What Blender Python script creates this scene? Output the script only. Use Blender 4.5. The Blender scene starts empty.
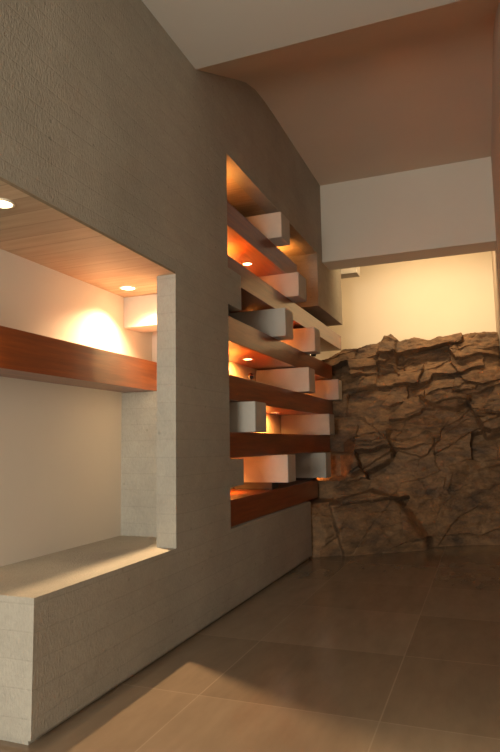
import bpy, bmesh, math, random
import numpy as np
from mathutils import Vector, Matrix, noise

D = bpy.data
SC = bpy.context.scene
COL = SC.collection

# ------------------------------------------------------------------ camera
F_PX, YAW, PITCH, ROLL = 607.87, 0.36673, 0.11165, 0.01597
CAM = Vector((1.846, 0.0, 1.25))
fw = Vector((-math.sin(YAW)*math.cos(PITCH), math.cos(YAW)*math.cos(PITCH), math.sin(PITCH)))
rt = Vector((math.cos(YAW), math.sin(YAW), 0))
up = rt.cross(fw)
r2 = rt*math.cos(ROLL) - up*math.sin(ROLL)
u2 = rt*math.sin(ROLL) + up*math.cos(ROLL)
cd = D.cameras.new('camera')
cd.sensor_fit = 'HORIZONTAL'
cd.sensor_width = 36.0
cd.lens = F_PX*36.0/500.0
cam = D.objects.new('camera', cd)
COL.objects.link(cam)
m = Matrix((r2, u2, -fw)).transposed().to_4x4()
m.translation = CAM
cam.matrix_world = m
SC.camera = cam

# ------------------------------------------------------------------ world, daylight, exposure
w = D.worlds.new('world')
SC.world = w
w.use_nodes = True
w.node_tree.nodes['Background'].inputs[0].default_value = (0.75, 0.85, 1.0, 1)
w.node_tree.nodes['Background'].inputs[1].default_value = 0.3
SC.view_settings.view_transform = 'Standard'
SC.view_settings.look = 'None'
SC.view_settings.gamma = 1.0
SC.view_settings.exposure = 0.0
SC.view_settings.use_curve_mapping = False


def area_light(name, loc, direction, sx, sy, power, color, spread=math.pi):
    l = D.lights.new(name, 'AREA')
    l.shape = 'RECTANGLE'
    l.size, l.size_y = sx, sy
    l.energy, l.color, l.spread = power, color, spread
    o = D.objects.new(name, l)
    o.location = loc
    o.rotation_euler = Vector(direction).to_track_quat('-Z', 'Y').to_euler()
    COL.objects.link(o)
    return o


DAY = (1.0, 0.95, 0.83)
WARM = (1.0, 0.35, 0.07)
# daylight through the window in the rear wall, behind the camera
area_light('window_daylight', (0.55, -2.95, 1.5), (0, 1, 0.05), 1.9, 1.9, 262, DAY)
# strip lamp hidden on top behind the lintel, washing the end wall
area_light('alcove_strip_light', (1.15, 8.05, 4.45), (0, 0.68, -0.73), 1.5, 0.12, 40, (1.0, 0.70, 0.38), math.radians(120))

# ------------------------------------------------------------------ node helpers


class NT:
    def __init__(s, name):
        s.m = D.materials.new(name)
        s.m.use_nodes = True
        s.t = s.m.node_tree
        s.b = s.t.nodes['Principled BSDF']

    def n(s, kind, **kw):
        nd = s.t.nodes.new(kind)
        for k, v in kw.items():
            if k.startswith('i_'):
                nd.inputs[k[2:].replace('_', ' ')].default_value = v
            else:
                setattr(nd, k, v)
        return nd

    def l(s, a, b):
        s.t.links.new(a, b)

    def coords(s, scale=(1, 1, 1), swap=False, obj=False):
        if obj:
            tc = s.n('ShaderNodeTexCoord')
            oi = s.n('ShaderNodeObjectInfo')
            ad = s.n('ShaderNodeVectorMath', operation='MULTIPLY_ADD')
            cb = s.n('ShaderNodeCombineXYZ')
            for k in range(3):
                s.l(oi.outputs['Random'], cb.inputs[k])
            s.l(cb.outputs[0], ad.inputs[0])
            ad.inputs[1].default_value = (37, 53, 71)
            s.l(tc.outputs['Object'], ad.inputs[2])
            src = ad.outputs[0]
        else:
            g = s.n('ShaderNodeNewGeometry')
            src = g.outputs['Position']
        if swap:
            sp = s.n('ShaderNodeSeparateXYZ')
            cb = s.n('ShaderNodeCombineXYZ')
            s.l(src, sp.inputs[0])
            s.l(sp.outputs[1], cb.inputs[0])
            s.l(sp.outputs[2], cb.inputs[1])
            s.l(sp.outputs[0], cb.inputs[2])
            src = cb.outputs[0]
        mp = s.n('ShaderNodeMapping')
        mp.inputs['Scale'].default_value = scale
        s.l(src, mp.inputs[0])
        return mp.outputs[0]

    def noise(s, vec, scale, detail=4, rough=0.55):
        nd = s.n('ShaderNodeTexNoise')
        nd.inputs['Scale'].default_value = scale
        nd.inputs['Detail'].default_value = detail
        nd.inputs['Roughness'].default_value = rough
        s.l(vec, nd.inputs['Vector'])
        return nd.outputs['Fac']

    def ramp(s, fac, stops):
        r = s.n('ShaderNodeValToRGB')
        e = r.color_ramp.elements
        while len(e) < len(stops):
            e.new(0.5)
        for el, (p, c) in zip(e, stops):
            el.position = p
            el.color = (*c, 1) if len(c) == 3 else c
        s.l(fac, r.inputs[0])
        return r.outputs[0]

    def mix(s, fac, a, b, mode='MIX'):
        x = s.n('ShaderNodeMix', data_type='RGBA', blend_type=mode)
        if isinstance(fac, (int, float)):
            x.inputs[0].default_value = fac
        else:
            s.l(fac, x.inputs[0])
        for v, i in ((a, 6), (b, 7)):
            if isinstance(v, tuple):
                x.inputs[i].default_value = (*v, 1)
            else:
                s.l(v, x.inputs[i])
        return x.outputs[2]

    def bump(s, h, strength, dist, prev=None):
        b = s.n('ShaderNodeBump')
        b.inputs['Strength'].default_value = strength
        b.inputs['Distance'].default_value = dist
        s.l(h, b.inputs['Height'])
        if prev is not None:
            s.l(prev, b.inputs['Normal'])
        return b.outputs[0]

    def done(s, color=None, rough=None, normal=None):
        if color is not None:
            if isinstance(color, tuple):
                s.b.inputs['Base Color'].default_value = (*color, 1)
            else:
                s.l(color, s.b.inputs['Base Color'])
        if rough is not None:
            if isinstance(rough, (int, float)):
                s.b.inputs['Roughness'].default_value = rough
            else:
                s.l(rough, s.b.inputs['Roughness'])
        if normal is not None:
            s.l(normal, s.b.inputs['Normal'])
        return s.m


def mat_board_concrete():
    t = NT('board_marked_concrete')
    wv = t.n('ShaderNodeTexNoise')
    wv.inputs['Scale'].default_value = 2.0
    t.l(t.coords(), wv.inputs['Vector'])
    wob = t.n('ShaderNodeVectorMath', operation='MULTIPLY_ADD')
    t.l(wv.outputs['Color'], wob.inputs[0])
    wob.inputs[1].default_value = (0.02, 0.02, 0.02)
    t.l(t.coords(swap=True), wob.inputs[2])       # (y, z, x)
    br = t.n('ShaderNodeTexBrick', offset=0.37, offset_frequency=2)
    for k, val in (('Scale', 1.0), ('Mortar Size', 0.006), ('Mortar Smooth', 1.0), ('Bias', 0.0), ('Brick Width', 7.3), ('Row Height', 0.118)):
        br.inputs[k].default_value = val
    br.inputs['Color1'].default_value = (0.47, 0.47, 0.47, 1)
    br.inputs['Color2'].default_value = (0.53, 0.53, 0.53, 1)
    br.inputs['Mortar'].default_value = (0.36, 0.36, 0.36, 1)
    t.l(wob.outputs[0], br.inputs['Vector'])
    hammer = t.noise(t.coords((95, 38, 95), swap=True), 1.0, 3, 0.6)
    lumps = t.noise(t.coords((11, 13, 11), swap=True), 1.0, 4, 0.65)
    fine = t.noise(t.coords(), 170, 2, 0.5)
    big = t.noise(t.coords(), 1.3, 4, 0.6)
    vo = t.n('ShaderNodeTexVoronoi', feature='F1')
    vo.inputs['Scale'].default_value = 8.0
    t.l(t.coords(), vo.inputs['Vector'])
    pit = t.ramp(vo.outputs['Distance'], [(0.0, (0, 0, 0)), (0.06, (0, 0, 0)), (0.09, (1, 1, 1))])
    base = t.ramp(big, [(0.3, (0.300, 0.280, 0.232)), (0.7, (0.375, 0.352, 0.295))])
    base = t.mix(0.3, base, br.outputs['Color'], 'OVERLAY')
    base = t.mix(0.45, base, t.ramp(hammer, [(0.3, (0.43, 0.43, 0.43)), (0.7, (0.56, 0.56, 0.56))]), 'OVERLAY')
    base = t.mix(0.3, base, t.ramp(lumps, [(0.3, (0.42, 0.42, 0.42)), (0.7, (0.57, 0.57, 0.57))]), 'OVERLAY')
    base = t.mix(t.ramp(pit, [(0.0, (0.22, 0.22, 0.22)), (1.0, (0, 0, 0))]), base, (0.12, 0.11, 0.09))
    n = t.bump(lumps, 0.4, 0.010)
    n = t.bump(hammer, 1.0, 0.006, n)
    n = t.bump(br.outputs['Color'], 0.9, 0.007, n)
    n = t.bump(fine, 0.35, 0.003, n)
    n = t.bump(pit, 0.6, 0.006, n)
    return t.done(base, 0.88, n)


def mat_block_concrete():
    t = NT('smooth_cast_concrete')
    v = t.coords(obj=True)
    big = t.noise(v, 3.0, 5, 0.6)
    fine = t.noise(v, 120, 2)
    base = t.ramp(big, [(0.3, (0.40, 0.375, 0.325)), (0.7, (0.50, 0.475, 0.42))])
    n = t.bump(fine, 0.25, 0.003)
    return t.done(base, 0.75, n)


def mat_plaster(name, c, rough=0.8, b=0.15):
    t = NT(name)
    v = t.coords()
    a = t.noise(v, 1.1, 4)
    f = t.noise(v, 70, 3)
    col = t.mix(t.ramp(a, [(0.3, (0, 0, 0)), (0.7, (1, 1, 1))]), tuple(x*0.95 for x in c), c)
    return t.done(col, rough, t.bump(f, b, 0.003))


def mat_panel_wood():
    """pale board ceiling, boards running across the niche"""
    t = NT('pale_board_wood')
    v = t.coords((2.2, 22, 22))
    g = t.noise(v, 1.0, 5, 0.6)
    br = t.n('ShaderNodeTexBrick', offset=0.0)
    for k, val in (('Scale', 1.0), ('Mortar Size', 0.003), ('Mortar Smooth', 0.2), ('Brick Width', 4.0), ('Row Height', 0.14)):
        br.inputs[k].default_value = val
    br.inputs['Color1'].default_value = (0.42, 0.42, 0.42, 1)
    br.inputs['Color2'].default_value = (0.58, 0.58, 0.58, 1)
    br.inputs['Mortar'].default_value = (0.2, 0.2, 0.2, 1)
    t.l(t.coords(), br.inputs['Vector'])
    c = t.ramp(g, [(0.25, (0.33, 0.255, 0.165)), (0.75, (0.47, 0.385, 0.265))])
    c = t.mix(0.6, c, br.outputs['Color'], 'OVERLAY')
    n = t.bump(br.outputs['Color'], 0.4, 0.004)
    return t.done(c, 0.6, t.bump(g, 0.2, 0.003, n))


def mat_beam_wood():
    t = NT('varnished_red_wood')
    v = t.coords((26, 1.6, 26), obj=True)
    g = t.noise(v, 1.0, 6, 0.65)
    v2 = t.coords((6, 0.7, 6), obj=True)
    g2 = t.noise(v2, 1.0, 3)
    c = t.ramp(g, [(0.3, (0.13, 0.026, 0.005)), (0.55, (0.23, 0.053, 0.008)), (0.75, (0.33, 0.090, 0.014))])
    c = t.mix(0.5, c, t.ramp(g2, [(0.3, (0.4, 0.4, 0.4)), (0.7, (0.6, 0.6, 0.6))]), 'OVERLAY')
    mm = t.done(c, 0.32, t.bump(g, 0.06, 0.002))
    t.b.inputs['Coat Weight'].default_value = 0.4
    t.b.inputs['Coat Roughness'].default_value = 0.12
    return mm


def mat_floor():
    t = NT('polished_stone_tiles')
    mp = t.n('ShaderNodeMapping')
    g = t.n('ShaderNodeNewGeometry')
    mp.inputs['Location'].default_value = (-0.43, -0.2, 0)
    t.l(g.outputs['Position'], mp.inputs[0])
    br = t.n('ShaderNodeTexBrick', offset=0.0)
    for k, val in (('Scale', 1.0), ('Mortar Size', 0.0035), ('Mortar Smooth', 0.1), ('Brick Width', 0.9), ('Row Height', 0.9)):
        br.inputs[k].default_value = val
    br.inputs['Color1'].default_value = (0.190, 0.140, 0.094, 1)
    br.inputs['Color2'].default_value = (0.238, 0.178, 0.122, 1)
    br.inputs['Mortar'].default_value = (0.27, 0.205, 0.145, 1)
    t.l(mp.outputs[0], br.inputs['Vector'])
    n1 = t.noise(t.coords((9, 2.5, 1)), 1.0, 5, 0.6)
    c = t.mix(0.45, br.outputs['Color'], t.ramp(n1, [(0.3, (0.40, 0.40, 0.40)), (0.7, (0.60, 0.60, 0.60))]), 'OVERLAY')
    r = t.ramp(t.noise(t.coords(), 5, 4), [(0.3, (0.13, 0.13, 0.13)), (0.7, (0.22, 0.22, 0.22))])
    mm = t.done(c, r, t.bump(br.outputs['Fac'], 0.08, 0.002))
    t.b.inputs['IOR'].default_value = 1.5
    return mm


def mat_rock():
    t = NT('brown_layered_rock')
    v = t.coords((1, 1, 2.2))
    a = t.noise(v, 1.7, 6, 0.65)
    b = t.noise(v, 6.0, 6, 0.7)
    f = t.noise(t.coords(), 38, 5, 0.7)
    c = t.ramp(a, [(0.28, (0.060, 0.046, 0.034)), (0.42, (0.15, 0.088, 0.046)), (0.56, (0.25, 0.138, 0.062)), (0.74, (0.12, 0.088, 0.058))])
    c = t.mix(0.85, c, t.ramp(b, [(0.3, (0.28, 0.28, 0.28)), (0.7, (0.70, 0.70, 0.70))]), 'OVERLAY')
    c = t.mix(0.6, c, t.ramp(f, [(0.3, (0.33, 0.33, 0.33)), (0.7, (0.67, 0.67, 0.67))]), 'OVERLAY')
    n = t.bump(b, 0.5, 0.04)
    n = t.bump(f, 0.55, 0.012, n)
    return t.done(c, 0.75, n)


def mat_plain(name, c, rough=0.5, metal=0.0):
    t = NT(name)
    t.b.inputs['Metallic'].default_value = metal
    f = t.noise(t.coords(obj=True), 60, 2)
    return t.done(c, rough, t.bump(f, 0.05, 0.001))


def mat_emit(name, c, strength):
    t = NT(name)
    t.b.inputs['Base Color'].default_value = (0.8, 0.8, 0.8, 1)
    t.b.inputs['Emission Color'].default_value = (*c, 1)
    t.b.inputs['Emission Strength'].default_value = strength
    return t.m


CONC = mat_board_concrete()
BLOCK = mat_block_concrete()
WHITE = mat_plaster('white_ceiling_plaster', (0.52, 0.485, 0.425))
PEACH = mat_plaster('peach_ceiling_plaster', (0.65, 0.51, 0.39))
LINTEL = mat_plaster('grey_white_lintel_plaster', (0.68, 0.63, 0.54))
CREAM = mat_plaster('cream_plaster', (0.78, 0.71, 0.57))
NICHEW = mat_plaster('beige_niche_plaster', (0.58, 0.54, 0.47))
PINK = mat_plaster('warm_wall_plaster', (0.58, 0.48, 0.39))
BOARD = mat_panel_wood()
BEAM = mat_beam_wood()
FLOOR = mat_floor()
ROCK = mat_rock()
BLACK = mat_plain('black_metal', (0.015, 0.015, 0.017), 0.35, 0.3)
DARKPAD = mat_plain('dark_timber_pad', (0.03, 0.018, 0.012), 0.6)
TRIMW = mat_plain('white_enamel_ring', (0.7, 0.62, 0.5), 0.4)
LENS = mat_emit('glowing_lamp_glass', (1.0, 0.72, 0.40), 14.0)
FRAMEM = mat_plain('window_frame_paint', (0.5, 0.5, 0.48), 0.5)

# ------------------------------------------------------------------ mesh helpers


def add_box(bm, x0, x1, y0, y1, z0, z1):
    vs = [bm.verts.new((x, y, z)) for x in (x0, x1) for y in (y0, y1) for z in (z0, z1)]
    for f in ((0, 1, 3, 2), (4, 6, 7, 5), (0, 4, 5, 1), (2, 3, 7, 6), (0, 2, 6, 4), (1, 5, 7, 3)):
        bm.faces.new([vs[i] for i in f])
    return vs


def add_cyl(bm, c, axis, r0, r1, h, n=28, cap=True):
    """tapered cylinder from c along axis"""
    q = Vector((0, 0, 1)).rotation_difference(Vector(axis).normalized())
    a, b = [], []
    for i in range(n):
        t = 2*math.pi*i/n
        p = Vector((math.cos(t), math.sin(t), 0))
        a.append(bm.verts.new(Vector(c) + q @ (p*r0)))
        b.append(bm.verts.new(Vector(c) + q @ (p*r1 + Vector((0, 0, h)))))
    for i in range(n):
        j = (i+1) % n
        bm.faces.new((a[i], a[j], b[j], b[i]))
    if cap:
        bm.faces.new(a[::-1])
        bm.faces.new(b)


def link(name, bm, mat, parent=None, loc=(0, 0, 0), bevel=0.0, smooth=False):
    bmesh.ops.recalc_face_normals(bm, faces=bm.faces)
    if bevel:
        bmesh.ops.bevel(bm, geom=list(bm.edges), offset=bevel, segments=2, affect='EDGES', profile=0.6)
    me = D.meshes.new(name)
    bm.to_mesh(me)
    bm.free()
    me.materials.append(mat)
    if smooth:
        for p in me.polygons:
            p.use_smooth = True
    o = D.objects.new(name, me)
    o.location = loc
    COL.objects.link(o)
    if parent:
        o.parent = parent
    return o


def tag(o, label=None, cat=None, group=None, kind=None):
    for k, v in (('label', label), ('category', cat), ('group', group), ('kind', kind)):
        if v:
            o[k] = v
    return o


def empty(name, loc):
    o = D.objects.new(name, None)
    o.location = loc
    o.empty_display_size = 0.1
    COL.objects.link(o)
    return o


def copy_tree(o, parent=None):
    c = o.copy()
    COL.objects.link(c)
    if parent:
        c.parent = parent
    for ch in list(o.children):
        copy_tree(ch, c)
    return c


# ------------------------------------------------------------------ setting
XR = 2.086          # right wall
XB = -0.66          # plane at the back of the niche and shelves
LEDGE = 0.608
NT_Z = 2.372
SLOT_Z = 3.612
ZC1, ZC2 = 4.0, 4.6

bm = bmesh.new()
add_box(bm, -0.9, XR+0.2, -3.2, 10.2, -0.1, 0)
tag(link('floor', bm, FLOOR), kind='structure')

# board-marked concrete wall with the niche and the tall opening cut out of it
bm = bmesh.new()
T = -0.14
add_box(bm, T, 0, -3.0, 3.47, NT_Z+0.015, 4.62)                   # band over the niche
add_box(bm, T, 0, 3.47, 4.35, LEDGE, 4.62)                  # pier
add_box(bm, T, 0, 4.35, 7.21, SLOT_Z, 4.62)                 # over the opening
add_box(bm, XB, 0, 7.21, 8.58, 2.945, 4.62)                 # hanging pillar
add_box(bm, XB, 0, 2.18, 6.61, 0.028, LEDGE)                # ledge / sill
add_box(bm, XB, -0.03, 2.20, 6.59, 0.0, 0.028)              # shadow gap
add_box(bm, T, -0.036, 4.35, 4.63, 2.36, 2.580)             # teeth of the pier
add_box(bm, -0.036, 0, 4.35, 4.63, 2.36, 2.657)
add_box(bm, T, 0, 4.35, 4.63, 0.925, 1.135)
add_box(bm, XB, T, 3.86, 4.12, LEDGE, 1.644)                 # concrete return at the end of the niche
bm.normal_update()
tag(link('wall_left', bm, CONC, bevel=0.0), kind='structure')

bm = bmesh.new()
add_box(bm, -0.85, XB, -3.0, 10.2, 0, 4.75)
tag(link('wall_niche_back', bm, NICHEW), kind='structure')

bm = bmesh.new()
add_box(bm, T, -0.002, -3.0, 3.47, NT_Z, NT_Z+0.015)
add_box(bm, XB, T, -3.0, 4.12, NT_Z, NT_Z+0.06)
tag(link('ceiling_niche', bm, BOARD), kind='structure')
bm = bmesh.new()                                             # back of the tall opening and added light-blocking partition
add_box(bm, XB, -0.52, 4.33, 6.61, LEDGE, SLOT_Z)
add_box(bm, XB, -0.52, 6.61, 7.21, 0, SLOT_Z)
add_box(bm, XB, -0.52, 7.21, 9.9, 0, 2.945)
add_box(bm, XB, T, 4.302, 4.348, LEDGE, SLOT_Z)  # partition added behind the pier, keeps niche lamp light out of the bays
tag(link('wall_shelf_back', bm, NICHEW), kind='structure')
bm = bmesh.new()
add_box(bm, XB, T, 4.12, 7.21, SLOT_Z, SLOT_Z+0.06)
tag(link('ceiling_shelf_opening', bm, BOARD), kind='structure')

# corridor ceiling: low flat part, then the slope and the high flat part


def ceil(name, prof, mat):
    bm = bmesh.new()
    a = [bm.verts.new((0, y, z)) for y, z in prof]
    b = [bm.verts.new((XR, y, z)) for y, z in prof]
    bm.faces.new(a)
    bm.faces.new(b[::-1])
    for i in range(len(prof)):
        j = (i+1) % len(prof)
        bm.faces.new((a[i], b[i], b[j], a[j]))
    tag(link(name, bm, mat), kind='structure')


ceil('ceiling_low', [(-3.2, ZC1), (3.79, ZC1), (3.79, 4.8), (-3.2, 4.8)], WHITE)
ceil('ceiling_high', [(3.79, ZC1), (4.62, 4.405), (4.82, 4.495), (5.05, 4.562), (5.30, 4.592), (5.60, ZC2), (10.2, ZC2), (10.2, 4.8), (3.79, 4.8)], PEACH)
for p in D.objects['ceiling_high'].data.polygons:
    p.use_smooth = True
D.objects['ceiling_high'].modifiers.new('edge', 'EDGE_SPLIT').split_angle = math.radians(35)

bm = bmesh.new()
add_box(bm, 0, XR, 7.475, 7.87, 3.567, ZC2)
tag(link('wall_lintel', bm, LINTEL), kind='structure')
bm = bmesh.new()
add_box(bm, XR, XR+0.15, -3.2, 10.2, 0, 4.75)
tag(link('wall_right', bm, PINK), kind='structure')
bm = bmesh.new()
add_box(bm, XB, XR, 10.0, 10.15, 0, 4.75)
tag(link('wall_end', bm, CREAM), kind='structure')
bm = bmesh.new()                                             # alcove ceiling beyond the wall end
add_box(bm, XB, 0, 8.58, 10.0, 4.6, 4.75)
tag(link('ceiling_alcove', bm, CREAM), kind='structure')

# rear wall with the window the daylight comes through
bm = bmesh.new()
add_box(bm, XB, -0.47, -3.15, -3.0, 0, 4.75)
add_box(bm, 1.57, XR, -3.15, -3.0, 0, 4.75)
add_box(bm, -0.47, 1.57, -3.15, -3.0, 0, 0.45)
add_box(bm, -0.47, 1.57, -3.15, -3.0, 2.55, 4.75)
tag(link('wall_rear', bm, PINK), kind='structure')
bm = bmesh.new()
for x0, x1 in ((-0.47, -0.41), (1.51, 1.57)):
    add_box(bm, x0, x1, -3.12, -3.04, 0.45, 2.55)
add_box(bm, -0.41, 1.51, -3.12, -3.04, 0.45, 0.51)
add_box(bm, -0.41, 1.51, -3.12, -3.04, 2.49, 2.55)
tag(link('window_1', bm, FRAMEM), kind='structure')

# ------------------------------------------------------------------ rock outcrop


def worley_rock():
    rng = np.random.default_rng(7)
    NU, NV = 260, 380
    base_pts_x = np.array([-0.7, 0.0, 0.3, 1.15, 1.6, 2.2])
    base_y = np.array([6.62, 6.66, 6.92, 7.62, 7.88, 8.12])
    top_x = np.array([-0.7, -0.15, 0.05, 0.31, 0.50, 0.60, 0.67, 0.73, 0.80, 1.0, 1.2, 1.32, 1.6, 2.2])
    top_z = np.array([2.38, 2.42, 2.555, 2.59, 2.63, 2.70, 2.775, 2.70, 2.64, 2.69, 2.63, 2.66, 2.71, 2.725])
    us = np.linspace(-0.513, 2.076, NU)
    vs = np.linspace(0, 1, NV)                 # height fraction of the face, then the top
    fa = 0.86
    X = np.repeat(us[:, None], NV, 1)
    zt = np.interp(us, top_x, top_z)[:, None]
    yb = np.interp(us, base_pts_x, base_y)[:, None]
    yt = np.interp(us, [-0.7, 0, 1.2, 2.2], [8.30, 8.42, 8.62, 8.72])[:, None]
    s = np.clip(vs/fa, 0, 1)[None, :]
    q = np.clip((vs-fa)/(1-fa), 0, 1)[None, :]
    Z = zt*s + 0*X
    h = s
    # profile measured along the shelf ends: low boulder step, bulge, lean back
    lean_l = np.interp(Z, [0, 0.50, 0.58, 0.8, 1.2, 2.1, 2.5, 2.8], [0, 0.04, 0.13, 0.50, 0.95, 1.30, 1.66, 1.75])/1.70
    lean_r = np.interp(Z, [0, 0.6, 1.2, 1.9, 2.5, 2.8], [0, 0.10, 0.18, 0.42, 0.8, 0.95])/0.85
    mixw = np.clip((X-0.15)/1.0, 0, 1)
    lean = lean_l*(1-mixw) + lean_r*mixw
    Y = yb + (yt-yb)*lean
    Y = Y + q*(9.93-yt)
    # domain warp
    wx = np.zeros_like(X)
    wz = np.zeros_like(X)
    wb = np.zeros_like(X)
    for i in range(NU):
        for j in range(NV):
            p = Vector((X[i, j]*2.1, Z[i, j]*2.1, 3.1))
            wx[i, j] = noise.noise(p)
            wz[i, j] = noise.fractal(Vector((X[i, j]*1.6, Z[i, j]*2.4, 7.7)), 0.8, 2.0, 3)
            wb[i, j] = noise.noise(Vector((X[i, j]*1.1, Z[i, j]*1.6, 12.3)))
    PX = X + 0.12*wx + 0.07*wz
    PZ = Z - 0.17*(X-0.6) + 0.10*wz + 0.04*wx
    disp = 0.10*wb

    def courses(rows, wmin, wmax, amp, tilt, rnd, edge_pull, seed):
        """fractured bedding: warped courses cut by steep joints, each block set in or out"""
        r = np.random.default_rng(seed)
        d = np.zeros_like(X)
        ri = np.clip(np.searchsorted(rows, PZ)-1, 0, len(rows)-2)
        for k in range(len(rows)-1):
            m_ = ri == k
            if not m_.any():
                continue
            cuts = [-1.2]
            while cuts[-1] < 2.8:
                cuts.append(cuts[-1] + r.uniform(wmin, wmax))
            cuts = np.array(cuts)
            skew = r.uniform(-0.35, 0.35)
            px = PX[m_] + skew*(PZ[m_]-rows[k])
            ci = np.clip(np.searchsorted(cuts, px)-1, 0, len(cuts)-2)
            o = r.uniform(-amp, amp, len(cuts)) * r.choice([0.35, 1.0, 1.3], len(cuts))
            tx = r.uniform(-tilt, tilt, len(cuts))
            tz = r.uniform(-0.3*tilt, tilt, len(cuts))
            cx = 0.5*(cuts[ci] + cuts[ci+1])
            cz = 0.5*(rows[k] + rows[k+1])
            e = np.minimum(np.minimum(px-cuts[ci], cuts[ci+1]-px), np.minimum(PZ[m_]-rows[k], rows[k+1]-PZ[m_]))
            d[m_] = o[ci] + tx[ci]*(px-cx) + tz[ci]*(cz-PZ[m_]) - edge_pull*np.exp(-np.clip(e, 0, None)/rnd)*np.clip(0.5+1.8*wx[m_], 0, 1)
        return d
    big = np.array([-0.6, 0.0, 0.50, 0.80, 1.10, 1.27, 1.55, 1.72, 1.98, 2.16, 2.42, 3.2])
    disp += courses(big, 0.45, 1.5, 0.075, 0.22, 0.02, 0.02, 21)
    small = np.sort(np.concatenate([[-0.6, 3.2], rng.uniform(-0.3, 3.0, 34)]))
    soft = np.clip(0.5 + 1.4*wx, 0.05, 1)*np.clip(0.35 + 0.4*Z, 0.2, 1)
    disp += soft*courses(small, 0.25, 1.3, 0.032, 0.14, 0.012, 0.012, 5)
    # oblique fracture facets running across the bedding
    nf = 26
    fx = rng.uniform(-0.7, 2.3, nf)
    fz = rng.uniform(0, 2.8, nf)
    fo = rng.uniform(-0.03, 0.03, nf)
    gx = rng.uniform(-0.12, 0.12, nf)
    gz = rng.uniform(-0.16, 0.06, nf)
    QX, QZ = X + 0.15*wz, Z + 0.10*wx
    dd = (QX[..., None]-fx)**2 + 1.6*(QZ[..., None]-fz-0.4*(QX[..., None]-fx))**2
    fi = np.argmin(dd, -1)
    disp += fo[fi] + gx[fi]*(QX-fx[fi]) + gz[fi]*(QZ-fz[fi])
    # single slabs that stand out of the bedding, outlines in (x, z)
    def slab(poly, out, soft, sx=0.0, sz=0.0):
        P_ = np.array(poly)
        c = P_.mean(0)
        qx, qz = X + 0.04*wz, Z + 0.04*wx
        e = np.full_like(X, 9.0)
        for a_, b_ in zip(P_, np.roll(P_, -1, 0)):
            t_ = (b_-a_)/np.linalg.norm(b_-a_)
            e = np.minimum(e, (qx-a_[0])*t_[1] - (qz-a_[1])*t_[0])
        k_ = np.clip(e/soft, 0, 1)
        return k_*k_*(3-2*k_)*(out + sx*(qx-c[0]) + sz*(qz-c[1]))
    disp += slab([(-0.1, 1.20), (0.77, 1.40), (0.76, 1.02), (0.53, 0.91), (-0.1, 0.64)], 0.19, 0.03, 0.03, 0.05)
    disp += slab([(1.05, 1.80), (1.72, 1.81), (1.69, 1.72), (1.50, 1.60), (1.20, 1.66)], 0.18, 0.03, 0.0, 0.2)
    disp += slab([(1.70, 1.50), (2.2, 1.58), (2.2, 1.33), (1.83, 1.25)], 0.18, 0.05, 0.0, 0.3)
    disp += slab([(0.0, 2.36), (0.52, 2.45), (0.52, 2.02), (0.05, 1.92)], 0.05, 0.03)
    disp += slab([(0.55, 2.75), (0.80, 2.66), (0.78, 2.2), (0.50, 2.2)], 0.09, 0.04)
    # rounded boulder at the foot on the left
    bo = slab([(0.10, 0.60), (0.55, 0.70), (0.82, 0.62), (1.02, 0.42), (1.18, 0.1), (1.2, -0.2), (0.3, -0.2), (0.17, 0.3)], 0.27, 0.08, 0.0, -0.1)
    disp += bo
    fine = np.zeros_like(X)
    for i in range(NU):
        for j in range(NV):
            p = Vector((X[i, j]*5, Y[i, j]*3, Z[i, j]*9))
            fine[i, j] = noise.fractal(p, 0.9, 2.1, 4)
    disp += 0.028*fine
    fade = np.clip(1-q*1.6, 0, 1)
    Y2 = Y - disp*fade*np.clip(0.35+Z*3, 0, 1)
    Z2 = Z + 0.25*disp*np.clip(Z*2, 0, 1)*np.clip((zt-Z)*4, 0, 1) + 0.02*fine*(s >= 1) - 0.05*q
    Z2[:, 0] = -0.02
    # the rock stays behind the end of the sill and the ends of the beams and blocks
    lim = np.interp(Z2, [0, 0.56, 0.595, 0.80, 0.835, 1.10, 1.13, 1.56, 1.59, 2.045, 2.07, 2.54, 2.57, 3.0],
                    [6.63, 6.63, 7.14, 7.14, 7.56, 7.56, 7.77, 7.77, 7.97, 7.97, 8.02, 8.02, 8.68, 8.68]) + 0.01 + 0.08*np.abs(wx) + 0.6*np.abs(disp)*np.clip(X+0.3, 0, 1)
    k = np.clip((0.34-X)/0.22, 0, 1)
    Y2 = np.where(k > 0, np.maximum(Y2, lim*k + np.minimum(Y2, lim)*(1-k)), Y2)
    Y2[:, -1] = 9.93
    bm = bmesh.new()
    V = [[bm.verts.new((X[i, j], Y2[i, j], Z2[i, j])) for j in range(NV)] for i in range(NU)]
    for i in range(NU-1):
        for j in range(NV-1):
            bm.faces.new((V[i][j], V[i+1][j], V[i+1][j+1], V[i][j+1]))
    # close back, sides and base
    bl = [bm.verts.new((us[i], 9.93, -0.02)) for i in range(NU)]
    for i in range(NU-1):
        bm.faces.new((V[i][NV-1], V[i+1][NV-1], bl[i+1], bl[i]))
        bm.faces.new((V[i+1][0], V[i][0], bl[i], bl[i+1]))
    bm.faces.new([V[0][j] for j in range(NV)] + [bl[0]])
    bm.faces.new([V[NU-1][j] for j in range(NV)][::-1] + [bl[-1]])
    return bm


rock = link('rock_outcrop', worley_rock(), ROCK)
rm = rock.modifiers.new('edge', 'EDGE_SPLIT')
rm.split_angle = math.radians(50)
for p in rock.data.polygons:
    p.use_smooth = True
tag(rock, 'rugged brown layered natural rock outcrop rising from the floor at the corridor end', 'rock')

# ------------------------------------------------------------------ beams
BX0, BX1 = -0.515, -0.04
BH = 0.205


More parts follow.
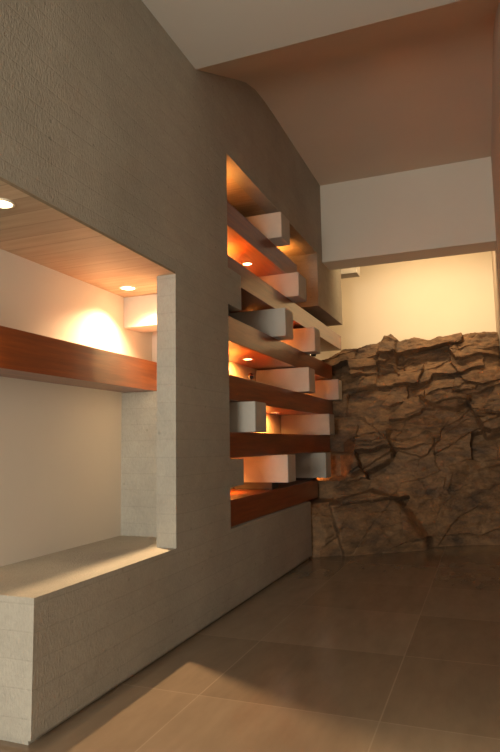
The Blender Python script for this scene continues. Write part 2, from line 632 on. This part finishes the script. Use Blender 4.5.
def beam(z, y0, y1, label, x0=BX0, x1=BX1, h=BH, group='varnished beams across the tall opening'):
    b = bmesh.new()
    add_box(b, x0, x1, 0, y1-y0, 0, h)
    o = link('wooden_beam', b, BEAM, loc=(0, y0, z), bevel=0.004)
    return tag(o, label, 'beam', group)


beam(3.045, 4.352, 6.45, 'topmost varnished wooden beam in the tall opening, under the highest concrete block')
beam(2.585, 4.352, 8.64, 'longest wooden beam, second from top, passing under the hanging concrete pillar')
beam(2.080, 4.352, 8.00, 'third wooden beam from the top, its right end touching the rock')
beam(1.602, 4.352, 7.95, 'dark red wooden beam in the middle with a small black spotlight on top')
beam(1.144, 4.352, 7.75, 'dark red wooden beam second from the bottom, carrying the small dark grey block')
beam(0.612, 4.352, 7.10, 'lowest dark red wooden beam, lying on the concrete sill of the tall opening')
beam(1.646, 0.3, 4.30, 'thick orange-brown wooden beam spanning the lit niche on the left', -0.655, -0.385, 0.214, 'beam across the niche')

# ------------------------------------------------------------------ concrete blocks
BLX0 = -0.513


def block_mesh():
    b = bmesh.new()
    add_box(b, BLX0, 0.10, 0, 0.27, 0, 0.254)
    bmesh.ops.recalc_face_normals(b, faces=b.faces)
    bmesh.ops.bevel(b, geom=list(b.edges), offset=0.004, segments=2, affect='EDGES')
    me = D.meshes.new('concrete_block')
    b.to_mesh(me)
    b.free()
    me.materials.append(BLOCK)
    return me


bme = block_mesh()
blocks = [
    (5.46, 3.250, 0.254, 0.28, 'topmost protruding concrete block, close under the ceiling of the tall opening'),
    (6.01, 2.790, 0.254, 0.30, 'concrete block with pinkish lit side, between the two topmost beams'),
    (5.52, 2.285, 0.275, 0.26, 'cool grey unlit concrete block in front of the black gap, left on the third beam'),
    (6.61, 2.285, 0.275, 0.25, 'concrete block right of the cool grey one, lit orange on its left half'),
    (6.32, 1.807, 0.262, 0.25, 'large pale concrete block on the middle beam, right of the black spotlight'),
    (7.73, 1.807, 0.262, 0.21, 'concrete block at the far end of the middle beam, touching the rock'),
    (4.65, 1.349, 0.250, 0.275, 'small dark grey concrete block beside the pier, second beam from bottom'),
    (7.18, 1.349, 0.250, 0.27, 'pale concrete block on the far end of the second beam from bottom'),
    (5.50, 0.887, 0.256, 0.25, 'lowest pale concrete block, raised on a dark pad above the bottom beam'),
    (6.95, 0.848, 0.288, 0.25, 'bluish grey concrete block at the far end of the lowest beam'),
]
proto = None
for y, z, h, wd, lab in blocks:
    o = D.objects.new('concrete_block', bme)
    COL.objects.link(o)
    o.location = (0, y, z)
    o.scale = (1, wd/0.27, h/0.254)
    tag(o, lab, 'block', 'protruding concrete blocks between the beams')
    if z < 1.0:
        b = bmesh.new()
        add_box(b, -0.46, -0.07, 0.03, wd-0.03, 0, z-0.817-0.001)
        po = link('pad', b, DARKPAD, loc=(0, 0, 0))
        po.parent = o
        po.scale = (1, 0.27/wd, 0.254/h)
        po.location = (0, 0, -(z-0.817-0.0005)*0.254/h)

b = bmesh.new()                                              # niche block under the board ceiling
add_box(b, -0.658, -0.145, 0, 0.24, 0, 0.233)
o = link('concrete_block', b, BLOCK, loc=(0, 3.875, 2.137), bevel=0.003)
tag(o, 'lit cream block under the board ceiling at the far end of the niche', 'block', 'block in the niche')

b = bmesh.new()
add_box(b, -0.655, 0.23, 0, 0.25, 0, 0.27)
o = link('concrete_block', b, BLOCK, loc=(0, 8.585, 3.70), bevel=0.004)
tag(o, 'yellow-lit block stub sticking out just below the white lintel', 'block', 'block behind the lintel')

# ------------------------------------------------------------------ lamps


def spot(name, loc, direction, power, angle, blend, color=WARM, size=0.03):
    l = D.lights.new(name, 'SPOT')
    l.energy, l.color, l.spot_size, l.spot_blend, l.shadow_soft_size = power, color, math.radians(angle), blend, size
    o = D.objects.new(name, l)
    o.location = loc
    o.rotation_euler = Vector(direction).to_track_quat('-Z', 'Y').to_euler()
    COL.objects.link(o)
    return o


def downlight(loc, label, power, r=0.042, angle=110, blend=0.6, group='recessed downlights in the beams', color=WARM, aim=(-0.55, 0.1, -1)):
    e = empty('recessed_downlight', loc)
    tag(e, label, 'downlight', group)
    b = bmesh.new()
    n = 32
    rings = [(r*1.25, 0.0), (r*1.25, -0.004), (r*1.02, -0.007), (r*0.98, -0.001)]
    vv = [[b.verts.new((rr*math.cos(2*math.pi*i/n), rr*math.sin(2*math.pi*i/n), z)) for i in range(n)] for rr, z in rings]
    for k in range(3):
        for i in range(n):
            j = (i+1) % n
            b.faces.new((vv[k][i], vv[k][j], vv[k+1][j], vv[k+1][i]))
    link('trim_ring', b, TRIMW, e, smooth=True)
    b = bmesh.new()
    add_cyl(b, (0, 0, -0.003), (0, 0, 1), r, r, 0.002)
    link('lens', b, LENS, e)
    s = spot('lamp_light', (0, 0, -0.012), aim, power, angle, blend, color)
    s.parent = e
    return e


downlight((-0.475, 3.645, NT_Z), 'glowing downlight at the far end of the niche board ceiling', 350, 0.05, 138, 1.0, 'downlights in the niche ceiling', (1.0, 0.66, 0.36), (0.27, -0.12, -1))
downlight((-0.178, 2.106, NT_Z), 'glowing downlight in the niche ceiling, cut off by the photo edge', 35, 0.05, 60, 0.5, 'downlights in the niche ceiling', (1.0, 0.66, 0.36), (0, 0, -1))
W = 150
downlight((-0.283, 5.52, 3.045), 'glowing downlight under the topmost beam of the tall opening', 66, angle=W)
downlight((-0.286, 5.50, 2.080), 'glowing downlight under the third beam, above the black spotlight', 66, angle=W)
downlight((-0.347, 6.49, 1.602), 'glowing downlight under the middle beam, right of the dark grey block', 62, angle=W)
downlight((-0.30, 6.20, 2.585), 'downlight under the longest beam, hidden behind the cool grey block', 80, angle=W)
downlight((-0.30, 7.15, 2.080), 'downlight under the third beam, hidden behind the large pale block', 66, angle=W)
downlight((-0.40, 5.00, 1.144), 'downlight under the second beam from bottom, left of the lowest block', 85, angle=W)
downlight((-0.22, 7.36, 1.144), 'downlight under the second beam from bottom, beside the rock', 28, angle=W)


def spotlight(loc, aim, label, power, size=1.0):
    e = empty('spotlight', loc)
    tag(e, label, 'spotlight', 'small black spotlights on the beams')
    a = Vector(aim).normalized()
    b = bmesh.new()
    add_cyl(b, (0, 0, 0.0), (0, 0, 1), 0.028*size, 0.028*size, 0.008)
    add_cyl(b, (0, 0, 0.008), (0, 0, 1), 0.007*size, 0.007*size, 0.03*size)
    link('base', b, BLACK, e)
    b = bmesh.new()
    c = Vector((0, 0, 0.055*size))
    add_cyl(b, c - a*0.045*size, a, 0.022*size, 0.03*size, 0.07*size)
    hd = link('lamp_head', b, BLACK, e, bevel=0.0)
    b = bmesh.new()
    add_cyl(b, c + a*(0.0255*size), a, 0.024*size, 0.024*size, 0.002)
    link('lens', b, LENS, hd)
    s = spot('lamp_light', c + a*0.04*size, a, power, 120, 0.8)
    s.parent = e
    return e


spotlight((-0.085, 5.05, 1.807), (-0.45, 0.8, 0.3), 'small black spotlight standing on the middle beam, left of the large block', 6, 0.85)
spotlight((-0.075, 7.16, 2.285), (-0.8, -0.3, 0.3), 'tiny black spotlight at the rock end of the third beam', 3, 0.9)

# warm lamps tucked behind the pier at the near end of the shelf bays
spot('bay_uplight', (-0.42, 4.50, 3.27), (0.0, 0.25, 1.0), 70, 120, 0.9)
spot('bay_uplight', (-0.36, 5.0, 2.80), (0.1, 0.0, 1.0), 75, 110, 0.9)
spot('bay_uplight', (-0.36, 5.0, 1.83), (0.1, 0.0, 1.0), 75, 110, 0.9)
spot('bay_uplight', (-0.50, 6.60, 3.28), (-0.05, 0.3, 1.0), 75, 115, 0.9)
